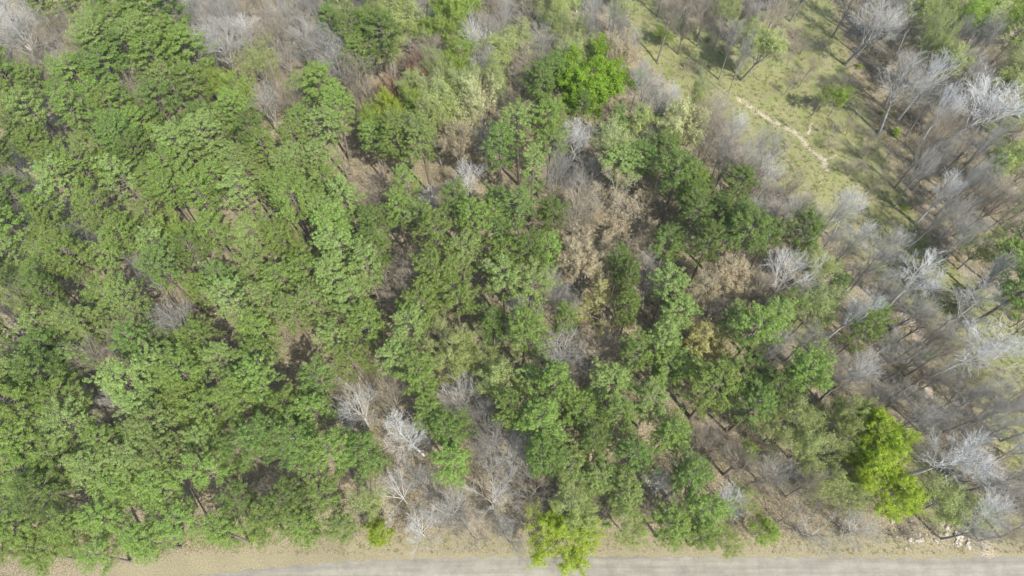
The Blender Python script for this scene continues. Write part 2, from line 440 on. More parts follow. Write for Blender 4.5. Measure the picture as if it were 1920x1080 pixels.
# --- broadleaf trees: nominal height 16 m, crown radius 3.2 m
def make_tree(seed, spread=0.42, first=0.42, limbs=5, twig=1.0, multi=False, fork=0.5):
    r = random.Random(seed)
    trunk = Tubes(); br = Tubes(); tips = []
    H = 16.0
    def curve(p, d, L, n, wob, up):
        pts = [p.copy()]
        for k in range(n):
            d = (d+Vector((r.uniform(-wob, wob), r.uniform(-wob, wob), r.uniform(-wob, wob)*.6+up))).normalized()
            p = p+d*(L/n); pts.append(p.copy())
        return pts, d
    def along(pts, f):
        k = min(len(pts)-2, int(f*(len(pts)-1))); u = f*(len(pts)-1)-k
        return pts[k].lerp(pts[k+1], u), (pts[k+1]-pts[k]).normalized()
    def branch(p, d, L, rad, lev):
        n = (5, 4, 3, 2)[lev]
        pts, de = curve(p, d, L, n, (0.07, 0.10, 0.13, 0.16)[lev], (0.05, 0.07, 0.06, 0.04)[lev])
        rr = [max(0.008, rad*(1-0.82*k/n)) for k in range(n+1)]
        br.add(pts, rr, (6, 4, 3, 3)[lev])
        if lev == 3:
            tips.append(pts[-1]); tips.append(pts[1]); return
        nk = (9, 7, 5)[lev]
        nk = max(2, int(nk*(twig if lev > 0 else 1)*r.uniform(.8, 1.25)))
        for j in range(nk):
            f = 0.22+0.78*(j+r.random())/nk
            q, dd = along(pts, min(f, 0.999))
            branch(q, rdir(r, dd, r.uniform(.30, .70)), L*r.uniform(.44, .70)*(1.15-0.5*f), rad*0.42*(1.1-.5*f), lev+1)
    if multi:
        starts = [(Vector((r.uniform(-.25, .25), r.uniform(-.25, .25), 0)), H*r.uniform(.15, .3)) for _ in range(3)]
    else: starts = [(Vector((0, 0, 0)), H*first)]
    for p0, hh in starts:
        d0 = Vector((r.uniform(-.08, .08), r.uniform(-.08, .08), 1)).normalized()
        if multi: d0 = rdir(r, Vector((0, 0, 1)), 0.16)
        pts, de = curve(p0, d0, hh, 6, 0.05, 0.05)
        R0 = 0.20 if not multi else 0.12
        trunk.add(pts, [R0*(1.18 if k == 0 else 1-0.3*k/6) for k in range(7)], 8)
        nl = limbs if not multi else 2
        # the leader
        branch(pts[-1], de, H*(1-first)*0.78, R0*0.62, 0)
        for k in range(nl):
            az = 2*PI*k/nl+r.uniform(-.5, .5)
            s = spread*r.uniform(.7, 1.35)
            d = Vector((math.cos(az)*math.sin(s), math.sin(az)*math.sin(s), math.cos(s)))
            q, _ = along(pts, r.uniform(.72, .999))
            branch(q, d, H*(1-first)*r.uniform(.6, .85), R0*r.uniform(.38, .55), 0)
    return trunk, br, [tuple(v) for v in tips]

NPV = 9
pine_src = []
for k in range(NPV):
    pine_src.append(make_pine(100+k, dens=(1.0, 1.15, .9, 1.05, 1.0, 0.85, .8, 1.1, .95)[k], crown_low=(9.6, 9.0, 10.2, 8.8, 9.8, 10.0, 8.0, 11, 9)[k], open_=(0, 0, .08, 0, .05, .18, .1, 0, .05)[k], pk=(.3, .3, .4, .25, .3, .35, .15, .5, .2)[k]))
pine_trunks = [s[0].mesh('pine_trunk', M['pinebark']) for s in pine_src]
pine_crowns = {c: [mesh('pine_crown', s[1], s[2], M[c]) for s in pine_src] for c in ('pine', 'dark', 'light')}

tree_par = [dict(spread=.40, limbs=5), dict(spread=.52, limbs=6, first=.36), dict(spread=.28, limbs=4, first=.5), dict(spread=.34, limbs=5, first=.45),
            dict(spread=.72, limbs=6, first=.30), dict(spread=.45, limbs=4, multi=True, first=.3), dict(spread=.62, limbs=7, first=.38), dict(spread=.22, limbs=4, first=.40), dict(spread=.26, limbs=5, first=.32)]
tree_src = [make_tree(300+k, **p) for k, p in enumerate(tree_par)]
def extents(br):
    a = np.array([tuple(v) for v in br.V]); c = a.mean(0); 
    rr = np.hypot(a[:, 0]-c[0], a[:, 1]-c[1])
    return (float(np.percentile(rr, 93)), float(c[0]), float(c[1]), float(np.percentile(a[:, 2], 50)), float(a[:, 2].max()))
tree_ext = [extents(s[1]) for s in tree_src]
_cache = {}
def tree_mesh(v, bark, leaf):
    key = ('b', v, bark)
    if key not in _cache:
        tw = tree_src[v][1].mesh('branches', M[bark]); tk = tree_src[v][0].mesh('trunk', M['bark'] if bark == 'brown' else M['trunkgrey'] if bark == 'grey' else M['white'] if bark == 'white' else M['bark'])
        _cache[key] = (tk, tw)
    tk, tw = _cache[key]
    lf = None
    if leaf:
        mname, per, size, frac, cr = leaf
        key = ('l', v, mname, per, size, frac)
        if key not in _cache:
            rs = np.random.RandomState(7*v+len(mname))
            t = np.array(tree_src[v][2]); t = t[rs.rand(len(t)) < frac]
            ctr = np.array([tree_ext[v][1], tree_ext[v][2], tree_ext[v][3]-1.5]); o = t-ctr; o /= np.linalg.norm(o, axis=1)[:, None]+1e-9
            V, F = leaves(t, o, per, cr, size, rs, 0.7, 0.62)
            _cache[key] = mesh('foliage', V, F, M[mname])
        lf = _cache[key]
    return tk, tw, lf

# kinds: names, materials, look words
KIND = {
 'p': ('pine_tree', 'pine', 'mid green pine tree'),
 'd': ('pine_tree', 'dark', 'dark green pine tree'),
 'l': ('pine_tree', 'light', 'pale olive pine'),
 'b': ('bare_tree', ('grey', None), 'bare silver grey tree'),
 'B': ('bare_tree', ('white', None), 'bare tree with whitish limbs'),
 'n': ('bare_tree', ('brown', None), 'bare brownish tree'),
 'e': ('budding_tree', ('grey', ('bud', 5, .078, .9, .34)), 'pale green budding tree'),
 'E': ('budding_tree', ('grey', ('bud', 7, .078, 1, .34)), 'grey green budding tree'),
 'w': ('budding_tree', ('grey', ('tan', 7, .075, 1, .30)), 'tan budding tree'),
 'c': ('budding_tree', ('grey', ('cream', 8, .090, 1, .32)), 'cream green tree'),
 'Y': ('leafing_tree', ('grey', ('yellow', 8, .090, 1, .32)), 'yellow leafing tree'),
 'h': ('bare_shrub', ('brown', None), 'low bare brushy shrub'),
 'r': ('budding_tree', ('brown', ('red', 6, .08, 1, .28)), 'rusty red budding tree'),
 'y': ('broadleaf_tree', ('brown', ('yellowgreen', 8, .085, 1, .32)), 'yellow green broadleaf tree'),
 'L': ('broadleaf_tree', ('brown', ('lime', 11, .088, 1, .34)), 'bright lime green tree'),
 'V': ('broadleaf_tree', ('brown', ('vivid', 13, .095, 1, .38)), 'vivid green broadleaf tree'),
}
TREES = []      # (root, kind, px, py, x, y)

def place(px, py, rpx, kind, label=None, h=None, var=None, cat=None):
    """a tree whose crown is seen at (px, py) and is about rpx wide there, standing upright on the ground"""
    nm, mt, look = KIND[kind]
    pine = kind in 'pdl'
    if h is None: h = R.uniform(14.5, 18.5) if pine else R.uniform(12.5, 16.5)
    hc = h*(0.80 if pine else 0.72)
    x, y = at(px, py, hc)
    d = pix(x, y, hc)[2]
    rad = rpx*d/FPX
    return place_w(x, y, rad, h, kind, label, var, (px, py))

def place_w(x, y, rad, h, kind, label=None, var=None, pxy=None):
    nm, mt, look = KIND[kind]
    pine = kind in 'pdl'
    z = float(ground_z(x, y))-0.05
    root = bpy.data.objects.new(nm, None); root.empty_display_size = 0.5
    C.objects.link(root)
    rz = R.uniform(0, 2*PI)
    if pine:
        v = var if var is not None else R.randrange(NPV)
        s = rad/2.8
        root.location = (x, y, z); root.scale = (s, s, h/17.0)
        link('trunk', pine_trunks[v], root); link('crown', pine_crowns[mt][v], root)
    else:
        v = var if var is not None else R.choice([0, 1, 2, 3, 3, 0, 5, 6, 7, 8] if kind in 'bneEB' else [5, 0, 6] if kind == 'h' else [0, 1, 4, 6, 6])
        e = tree_ext[v]; s = rad/e[0]
        ox, oy = e[1]*s, e[2]*s
        root.location = (x-(ox*math.cos(rz)-oy*math.sin(rz)), y-(ox*math.sin(rz)+oy*math.cos(rz)), z)
        root.scale = (s, s, h/e[4])
        tk, tw, lf = tree_mesh(v, *mt)
        link('trunk', tk, root); link('branches', tw, root)
        if lf: link('foliage', lf, root)
    root.rotation_euler = (0, 0, rz)
    if label: root['label'] = label
    if pxy is None: q = pix(x, y, h*.8); pxy = (q[0], q[1])
    TREES.append((root, kind, pxy[0], pxy[1], x, y, rad))
    return root

# ------------------------------------------------------------------ trees one can point to in the photograph
MAN = [
 (1112, 146, 60, 'V', 'vivid green broadleaf tree with a dense rounded crown', 15, 6),
 (1062, 1000, 62, 'L', 'bright lime green tree leaning out over the edge of the road', 9, 6),
 (1640, 790, 26, 'L', 'slim lime green tree at the upper tip of the lime cluster', 13, 2),
 (1655, 838, 42, 'L', 'tall bright lime green tree in the middle of the lime cluster', 13, 0),
 (1682, 915, 52, 'L', 'bright lime green tree just above the pile of pale rocks', 11, 6),
 (1618, 876, 26, 'L', 'small lime green tree on the left of the lime cluster', 9, 3),
 (732, 206, 28, 'L', 'yellow lime tree among pines beside a brown opening', 13, 1),
 (777, 192, 22, 'y', None, 13, 0), (695, 225, 20, 'y', None, 12, 0),
 (668, 92, 33, 'p', 'lone round pine with a bright crown amid bare brown trees', 15, 1),
 (613, 36, 22, 'd', 'small dark green pine half hidden by a bare tree', 14, 0),
 (600, 155, 42, 'p', 'tall bright pine at the head of a green finger of trees', 17, 1), (622, 200, 40, 'p', None, 16, 3), (556, 165, 28, 'l', None, 12, 5), (556, 224, 27, 'p', None, 13, 0),
 (437, 170, 36, 'y', 'yellow green tree at the end of the pine mass beside brown ground', 14, 6),
 (900, 195, 58, 'c', 'large tree with white forked limbs and cream buds', 16, 4),
 (785, 128, 23, 'r', 'rusty red budding tree, the larger of the red pair', 11, 1), (724, 160, 19, 'r', 'rusty red budding tree, the smaller of the red pair', 10, 1),
 (1275, 228, 42, 'c', 'pale cream green tree with a domed crown near the grass clearing', 15, 6),
 (1300, 335, 40, 'y', 'yellow green tree right of two dark pines, below the cream tree', 13, 6),
 (1387, 342, 34, 'd', 'lone dark green pine surrounded by bare grey trees', 15, 1),
 (872, 335, 30, 'B', 'small white bare tree in a pocket among pines', 12, 2),
 (1013, 152, 35, 'd', 'dark green pine left of the vivid green tree', 15, 1),
 (1090, 195, 18, 'd', 'small dark pine under the vivid green tree', 13, 0),
 (1208, 290, 30, 'd', 'dark round pine above a tan leafing tree', 15, 0), (1155, 222, 22, 'd', None, 13, 2),
 (1083, 255, 30, 'B', 'bare whitish tree between pines below the vivid tree', 13, 3),
 (1182, 388, 70, 'w', 'largest tan tree with a wide open crown and pale limbs', 16, 4),
 (1094, 478, 42, 'w', 'tan tree with dry looking leaves beside dark ground', 15, 6), (1132, 565, 46, 'Y', 'straw yellow leafing tree left of a dark pine column', 12, 4),
 (1320, 638, 38, 'Y', 'yellow leafing tree standing alone among pines', 13, 6),
 (1118, 638, 42, 'n', 'rounded bare brown tree in a pocket of shade among pines', 12, 1),
 (1216, 515, 34, 'b', 'bare grey tree with reddish twigs inside a ring of pines', 13, 3),
 (1057, 600, 27, 'p', 'small blue green pine with a compact round crown', 15, 0),
 (1178, 520, 27, 'd', 'dark pine, upper one of a narrow column of pines', 16, 1), (1185, 570, 29, 'p', None, 15, 3), (1165, 490, 26, 'd', None, 15, 0),
 (1345, 722, 56, 'p', 'widest round pine crown above a brown leafy opening', 17, 1),
 (1250, 812, 42, 'p', 'round pine crown left of a brown leafy opening', 16, 3),
 (1320, 548, 30, 'w', 'tan bare tree beside two pines right of centre', 14, 1), (1370, 515, 28, 'w', None, 14, 3),
 (664, 758, 42, 'B', 'bushy bare whitish tree in a shaded pocket of pines', 12, 1),
 (762, 815, 38, 'B', 'bare tree with white limbs fanning left above the roadside bare trees', 13, 3),
 (740, 915, 52, 'B', 'broad bare whitish tree above the road, left one of a pair', 12, 4), (800, 905, 34, 'b', None, 12, 1),
 (925, 925, 54, 'B', 'bare white tree with twisted limbs above the road verge', 12, 4),
 (990, 925, 38, 'n', None, 11, 1), (1085, 955, 42, 'E', 'whitish green budding tree behind the roadside lime tree', 12, 1),
 (510, 912, 26, 'n', 'small bare brown tree inside the lower left pines', 11, 1),
 (865, 745, 38, 'b', 'bare tan grey tree leaning over the brown leafy opening', 13, 3),
 (890, 408, 44, 'p', 'bright pine with a big round crown near the middle', 18, 1), (742, 392, 30, 'p', 'small bright pine in front of bare brown twigs', 16, 0),
 (704, 455, 42, 'd', 'blue green pine right of a narrow brown gap', 17, 3), (628, 520, 46, 'l', 'palest olive pine crown of the whole wood', 19, 1),
 (590, 575, 36, 'l', None, 18, 3), (660, 560, 40, 'l', None, 17, 1),
 (722, 345, 36, 'n', 'bare brown brushy tree above a small bright pine', 11, 1), (812, 372, 20, 'B', None, 12, 2),
 (850, 655, 52, 'E', 'olive green feathery tree above the brown leafy opening', 14, 6), (900, 680, 34, 'E', None, 13, 1),
 (708, 998, 24, 'L', 'small lime tree at the verge below the pines', 7, 1),
 (1405, 843, 17, 'y', 'small yellow green tree on bare brown ground', 8, 1), (1438, 992, 26, 'y', 'yellow green tree at the verge between bare trees', 8, 6),
 (1735, 515, 42, 'B', 'silvery white bare tree leaning over the grass clearing', 15, 2), (1660, 470, 36, 'b', None, 15, 3), (1832, 565, 42, 'b', 'thin bare tree standing alone in the grass clearing', 15, 2),
 (1850, 650, 46, 'B', 'silvery bare tree at the right end of the clearing', 16, 3), (1800, 850, 48, 'B', 'bright silvery bare tree right of the lime cluster', 16, 2), (1862, 955, 34, 'B', 'silvery bare tree above the grassy verge at right', 11, 3),
 (1645, 588, 28, 'd', 'dark green pine with a pale underside beside bare trees', 11, 1), (1573, 528, 16, 'd', 'tiny dark green pine among bare trees', 10, 0), (1522, 550, 14, 'd', None, 9, 0),
 (1492, 500, 46, 'B', 'bare tree with thick dark trunk and white limbs among green buds', 15, 1),
 (1510, 432, 38, 'd', 'dark pine at the tip of the pine mass near bare trees', 16, 1), (1450, 440, 32, 'd', None, 16, 3),
 (1540, 825, 72, 'E', 'widest grey green tree with sprawling limbs at lower right', 15, 4), (1480, 790, 44, 'E', None, 14, 1), (1600, 780, 42, 'E', None, 14, 6),
 (1545, 1000, 50, 'b', 'bare grey tree fanning down over the road verge', 8, 4), (1490, 960, 40, 'n', None, 9, 4), (1620, 985, 38, 'b', None, 7, 1),
 (1898, 560, 22, 'y', 'small bright yellow green tree at the right edge', 8, 6), (1905, 485, 40, 'p', None, 13, 5), (1910, 380, 20, 'd', None, 10, 5),
 (1548, 172, 16, 'p', 'small pine on the tan strip casting a dark shadow', 7, 2), (1578, 180, 15, 'y', None, 7, 0),
 (1700, 150, 42, 'b', 'bare grey tree over shaded ground at upper right', 15, 3), (1860, 190, 52, 'B', 'large silvery bare tree near the right edge', 16, 3), (1650, 40, 40, 'b', None, 15, 3),
 (1830, 20, 30, 'y', None, 14, 1), (1905, 60, 34, 'l', None, 15, 5), (1770, 40, 42, 'e', None, 15, 4),
 (25, 55, 50, 'b', 'bare grey tree filling the upper left corner', 15, 3), (42, 345, 34, 'b', 'bare grey tree among pines at the left edge', 13, 1),
 (105, 105, 26, 'b', 'small bare grey tree above the brown trail', 12, 1), (172, 40, 36, 'e', 'pale yellow green budding tree near the upper left corner', 15, 1),
 (145, 455, 26, 'b', 'thin bare tree poking through the left pines', 15, 2), (215, 755, 22, 'b', 'small bare grey tree in the lower left pines', 13, 2),
 (255, 760, 36, 'l', 'yellow tinted pine beside a small bare tree', 17, 3), (318, 436, 34, 'y', 'yellow green tree left of the shaded log clearing', 15, 6), (232, 560, 36, 'l', None, 18, 1),
 (350, 645, 28, 'y', 'yellow green tree below the fallen log', 14, 6), (420, 675, 34, 'l', None, 17, 1), (265, 610, 24, 'w', 'faint tan tree below a gap in the left pines', 13, 1),
 (560, 478, 18, 'y', 'small yellow green crown above the palest pine', 16, 1), (850, 35, 32, 'y', 'yellow green tree near the top edge among bare trees', 14, 6), (858, 100, 28, 'y', None, 13, 1),
 (412, 75, 46, 'b', 'bare silver grey tree right of the upper left pines', 15, 3), (510, 145, 44, 'n', 'bare brown tree above the leaf strewn ground', 14, 4), (500, 60, 40, 'n', None, 13, 3),
 (350, 85, 42, 'p', 'round pine crown next to the upper bare grey trees', 16, 1), (1365, 1010, 30, 'E', None, 8, 1), (1365, 940, 28, 'B', 'bare tree with white limbs beside the lower right pines', 12, 3), (1395, 930, 26, 'e', None, 11, 1),
 (1245, 905, 26, 'B', 'small bare white tree in a dark gap between pines', 9, 2), (320, 1000, 26, 'n', 'dark bare thicket tree at the bottom of the left pines', 6, 1),
 (1290, 30, 28, 'n', None, 12, 1), (1245, 60, 16, 'y', None, 4, 1),
 (30, 985, 42, 'p', None, 12, 1), (115, 1000, 44, 'p', 'pine reaching out over the verge near the lower left corner', 12, 3), (192, 975, 42, 'p', None, 12, 0), (268, 1008, 46, 'p', 'pine leaning nearest to the road at lower left', 12, 1), (345, 975, 40, 'p', None, 12, 2),
 (415, 1000, 42, 'p', None, 12, 3), (490, 985, 40, 'p', None, 12, 4), (565, 988, 40, 'p', None, 12, 1), (636, 980, 38, 'l', None, 11, 8), (600, 930, 38, 'p', None, 13, 5), (690, 940, 30, 'e', None, 11, 0),
 (1172, 925, 42, 'l', None, 14, 1), (1185, 985, 34, 'E', None, 10, 1), (1290, 895, 44, 'd', None, 15, 3), (1322, 950, 42, 'p', None, 13, 0), (1262, 985, 42, 'p', None, 12, 1), (1325, 1008, 34, 'p', 'pine hanging lowest over the verge at lower right of centre', 10, 3),
 (840, 800, 42, 'd', None, 16, 1), (855, 860, 44, 'p', 'pine mass just above the twisted white bare tree', 15, 3), (800, 770, 34, 'p', None, 15, 2),
]
for (px, py, rr, k, lab, h, v) in MAN:
    place(px, py, rr*(1.2 if k in 'bBnVwcY' else 1.08), k, lab, h, v)

# what grows where: a 40-pixel map of the photograph (p d l pines, b n bare, e w y budding or leafing, . x g none)
TILES = [
 ["bpplppppbbbb ppnepppppbbb xnbnpp.pppbn pp.ppn.pppyn ppppppnpddyn pppppppllplp ppxppdppllpp dppppppppppp bbppplpppppp",
  "nnbp.eenyybb nnnpppenyybe nn.bppenepne neppnrnreeee nnppnnnLewwn ..pp.yneewwn pppp.pppdwnd pppp.pppxpdd ppppxnpp.bpp",
  "beebbegnnnnb ebebbbggghbe nbeebwggggbn ndnnnebgeggg ndpneenbebgg ppexpebwwbbg ppbbepnnwnbb penbpppd.xbn dpnbpwwpyypn",
  "neggnbbeebey nhgghnbeebbl nhhghhbnebne ghhhghbb.nbe gghhg.hnbbbe ggghhg.hnnbe .gghhg.nbbbn bggghhgbbbbe bbggghhbbbbn"],
 ["pppnppp.pppl pppbpnpppppl lppplpelppxp ppbpllbpx.pp pppppppppppx npppppplx.pp ppplllpn.pxp ppppnepllppn lpppnppppllp",
  "pppppnpnbdpd pppp.dpppppp lyppldppppxp plpplldnppxp ppllxpnnppxp xpplppxpppp. pxppnnxppppp p.pppxp..epp ppppppppeeen",
  "dppnwwynddyn p.xdwwnxdddd ppww.nppxdpp ppwwpnpxdwwp ppnwwdnppnwn bnp.wp.ppnpe ppnbbppppwnp p.bbppppwwbb pppbppnpppdd",
  "nnbbbgghbbnn ddbbbgghnbbn ddlbbbgghbep eeebbbbgghnp ebynnbbbggep pnnpbnebgggn bn.wpe.bbbgg ppnwwb.bbbbg dppbby.bbbbg"],
 ["ppppnbylpppp pppppeylpppx pppppplppppp pppppppppddp pppplpppppxp ppppldpppppp nppppppppppp pppppppppppp pppppppppppp",
  "pppp.bnpxnnn pppnbnpddnbn ppppppebddnn pppppppnpp.n npppppbnppbb ppppeebb.nbb pppppeeb..bb ppppeyn...nn pppppy......",
  "xpdppppp.ppd ppddpppp.npn xpppppdppb.n .pppppdpp.nn .ppppppnpp.n bbebnpxpppbe bbebeeppppbe .nyeppypppye ............",
  "dppppbne.bbb xeeeeLnbbbbb neeeeeLbbbbb xneeeeLbbbbg bxneeLLnbbbn .nxneeLnebbn pnbbnLn.ebbn .nbbnn..gggn ............"],
]
GRID = [['.']*48 for _ in range(27)]
for tr in range(3):
    for tc_ in range(4):
        rows = TILES[tr][tc_].split()
        for j, row in enumerate(rows[:9]):
            for i in range(12):
                GRID[tr*9+j][tc_*12+i] = row[i] if i < len(row) else row[-1]
def cell(px, py):
    i = min(47, max(0, int(px//40))); j = min(26, max(0, int(py//40)))
    return GRID[j][i]
GAPS = [(i*40+20, j*40+20) for j in range(25) for i in range(48) if GRID[j][i] in '.x']
OPEN = [(i*40+20, j*40+20) for j in range(25) for i in range(48) if GRID[j][i] in 'gh']
SPACE = {'h': 3.1, 'p': 3.3, 'd': 3.3, 'l': 3.3, 'b': 3.5, 'n': 4.0, 'e': 3.9, 'w': 4.2, 'y': 4.2, 'r': 4, 'L': 5}
def fill(tries, gapf=1.0, closer=1.0, only=None, maxn=10**6):
    n = 0
    for _ in range(tries):
        if n >= maxn: break
        px = R.uniform(-45, 1965); py = R.uniform(-45, 1045)
        k = cell(px, py)
        if k in '.xg': continue
        if only and k not in only: continue
        if k == 'L': k = 'e' if R.random() < .7 else 'y'
        if k == 'r': k = 'n'
        if k == 'p':
            q = R.random(); k = 'l' if q < .22 else 'd' if q < (.46 if px > 900 else .42) else 'p'
        elif k == 'b': k = 'B' if R.random() < .14 else 'n' if R.random() < .2 else 'b'
        elif k == 'n': k = 'e' if R.random() < (.28 if py < 220 else .15) else 'b' if R.random() < .35 else 'n'
        pine = k in 'pdl'
        if pine and sum(t[1] in 'pdl' for t in TREES) >= 298: continue
        if 1685 < px < 1835 and py > 945: continue
        rad = R.uniform(2.5, 3.6) if pine else R.uniform(1.1, 1.9) if k == 'h' else R.uniform(2.2, 3.5)
        thin = k in 'bBn' and px > 1150 and R.random() < .8
        if thin: rad = R.uniform(1.5, 2.5)
        h = R.uniform(13.0, 19.2) if pine else R.uniform(2.2, 4.2) if k == 'h' else R.uniform(10.5, 16)
        if py > 930: h *= 0.72
        elif py > 860: h *= 0.88
        hc = h*(.8 if pine else .72)
        x, y = at(px, py, hc); dd = pix(x, y, hc)[2]; rp = rad*FPX/dd
        edge = 1075-px*0.04 if px < 700 else 1045
        if py+rp*0.62 > edge+R.uniform(-8, 8): continue
        if y < np.interp(x, [q[0] for q in road_edge], [q[1] for q in road_edge])+(0.9 if pine else 1.6): continue
        if k != 'h' and any(math.hypot(gx-px, gy-py) < 20+rp*.8 for gx, gy in OPEN): continue
        if any(abs(gx-px) < rp and abs(gy-py) < rp and math.hypot(gx-px, gy-py) < rp*gapf*(.78 if pine else .35) for gx, gy in GAPS): continue
        sp = 2.62 if thin else SPACE.get(k, 3.5)
        ok = True
        for t in TREES:
            q = 2.62 if (thin and t[6] < 2.6) else SPACE.get(t[1], 4.0)
            lim = ((sp+q)/2 if (pine == (t[1] in 'pdl')) else 3.4)*closer
            if t[0].get('label'): lim = max(lim, t[6]*0.7+rad*0.5 if t[1] in 'pdl' else t[6]*0.72+rad*0.62)
            if (t[4]-x)**2+(t[5]-y)**2 < lim*lim or (t[2]-px)**2+(t[3]-py)**2 < (26*closer)**2: ok = False; break
        if not ok: continue
        place_w(x, y, rad, h, k, None, R.choice([2, 3, 7, 8]) if thin else None, (px, py)); n += 1
fill(30000)
def count(names): return sum(t[0].name.split('.')[0] == names for t in TREES)
fill(9000, .8, .86, 'pdl', max(0, 298-count('pine_tree')))
fill(9000, .7, .84, 'bne', max(0, 296-count('bare_tree')))
from collections import Counter
print('TREES', len(TREES), Counter(t[0].name.split('.')[0] for t in TREES))

# ------------------------------------------------------------------ labels for the rest, by look and the nearest thing one can find
MARK = [((1112, 148), 'vivid green tree'), ((1062, 1003), 'roadside lime tree'), ((1655, 860), 'lime tree cluster'), ((732, 206), 'yellow lime tree'),
        ((668, 92), 'lone round pine'), ((437, 170), 'yellowish tree by brown ground'), ((900, 195), 'white forked tree'), ((760, 140), 'rusty red pair'),
        ((1275, 228), 'domed cream tree'), ((1387, 342), 'lone dark pine'), ((872, 335), 'small white bare tree'), ((1182, 388), 'largest tan tree'), ((1132, 565), 'straw yellow tree'),
        ((1320, 638), 'lone yellow tree'), ((1345, 722), 'widest pine crown'), ((664, 758), 'bushy whitish tree'), ((925, 925), 'twisted white tree'), ((510, 912), 'small bare brown tree'),
        ((830, 730), 'brown leafy opening'), ((704, 455), 'blue green pine'), ((628, 520), 'palest pine crown'), ((1645, 588), 'dark pine by the path'), ((1540, 825), 'sprawling grey green tree'),
        ((1762, 1000), 'pale rock pile'), ((1500, 260), 'sandy path bend'), ((1400, 140), 'grass clearing'), ((25, 55), 'corner bare tree'), ((42, 345), 'left edge bare tree'),
        ((385, 480), 'shaded log clearing'), ((215, 755), 'bare tree in left pines'), ((1860, 190), 'large silvery bare tree'), ((1898, 560), 'bright right edge tree'),
        ((90, 1020), 'pale sandy patch'), ((318, 1000), 'dark bottom thicket'), ((1850, 650), 'silvery tree by the clearing'), ((115, 160), 'brown trail'), ((1735, 515), 'silvery white tree'), ((1240, 900), 'dark gap between pines')]
ORD = ['nearest', 'second', 'third', 'fourth', 'fifth', 'sixth', 'seventh', 'eighth', 'ninth', 'tenth', 'eleventh', 'twelfth', 'thirteenth', 'fourteenth', 'fifteenth', 'sixteenth', 'seventeenth', 'eighteenth']
DIRS = ['right of', 'upper right of', 'straight above', 'upper left of', 'left of', 'lower left of', 'straight below', 'lower right of']
GROUPS = {'bare_shrub': 'leafless brush along the clearing', 'pine_tree': 'pines of the dense wood', 'bare_tree': 'leafless trees of the wood', 'budding_tree': 'trees just coming into bud', 'leafing_tree': 'trees in young yellow leaf', 'broadleaf_tree': 'broadleaf trees in fresh leaf'}
CATS = {'bare_shrub': 'shrub', 'pine_tree': 'pine tree', 'bare_tree': 'bare tree', 'budding_tree': 'budding tree', 'leafing_tree': 'leafing tree', 'broadleaf_tree': 'broadleaf tree'}
buckets = {}
for t in TREES:
    root, k, px, py = t[0], t[1], t[2], t[3]
    base = root.name.split('.')[0]
    root['category'] = CATS[base]; root['group'] = GROUPS[base]
    if root.get('label'): continue
    (mx, my), mn = min(MARK, key=lambda m: (m[0][0]-px)**2+(m[0][1]-py)**2)
    s = int(((math.degrees(math.atan2(my-py, px-mx))+22.5) % 360)//45)
    buckets.setdefault((k, mn, s), []).append(((mx-px)**2+(my-py)**2, root))
for (k, mn, s), L in buckets.items():
    L.sort(key=lambda q: q[0])
    for i, (_, root) in enumerate(L):
        lead = KIND[k][2]
        root['label'] = f"{lead} {DIRS[s]} the {mn}" if len(L) == 1 else f"{lead}, {ORD[min(i, 17)]} one {DIRS[s]} the {mn}"

# ------------------------------------------------------------------ undergrowth, grass, litter sticks
def scatter(base_V, base_F, places, name, mat, label, cat):
    V = []; F = []; n = 0
    for (x, y, z, s, rz, var) in places:
        bv, bf = base_V[var], base_F[var]
        c, q = math.cos(rz)*s, math.sin(rz)*s
        v = np.stack([bv[:, 0]*c-bv[:, 1]*q+x, bv[:, 0]*q+bv[:, 1]*c+y, bv[:, 2]*s+z], -1)
        V.append(v); F.append(bf+n); n += len(v)
    me = mesh(name, np.concatenate(V), np.concatenate(F), mat)
    return tag(link(name, me), label, cat, kind='stuff')

def brush_variants(n, seed):
    r = random.Random(seed); BV = []; BF = []
    for _ in range(n):
        tb = Tubes()
        for k in range(r.randint(5, 9)):
            d = rdir(r, Vector((0, 0, 1)), r.uniform(.15, .8)); L = r.uniform(.7, 1.8)
            p = Vector((r.uniform(-.2, .2), r.uniform(-.2, .2), 0)); q = p+d*L*.5; e = q+rdir(r, d, .3)*L*.5
            tb.add([p, q, e], [.018, .012, .006], 3)
            for j in range(6):
                s0 = p.lerp(e, r.uniform(.3, 1)); tb.add([s0, s0+rdir(r, d, r.uniform(.4, .9))*r.uniform(.25, .6)], [.009, .004], 3)
        BV.append(np.array([tuple(v) for v in tb.V])); BF.append(np.array(tb.F))
    return BV, BF
def rand_ground(cond, n, y0=-70, y1=1040):
    out = []
    for _ in range(n*6):
        px = R.uniform(-60, 1980); py = R.uniform(y0, y1)
        if not cond(px, py): continue
        out.append(at(px, py))
        if len(out) >= n: break
    return out
bv, bf = brush_variants(6, 5)
pts = rand_ground(lambda a, b: (cell(a, b) in 'nbewh.x' and R.random() < (1 if b > 60 or a < 1200 else .6)) or R.random() < .05, 3800)
pl = [(x, y, 0, R.uniform(.6, 1.7), R.uniform(0, 6.28), R.randrange(6)) for x, y in pts if y > road_edge[6][1]+2.5]
scatter(bv, bf, pl, 'undergrowth', M['brush'], 'thin brown leafless brush covering the forest floor', 'undergrowth')

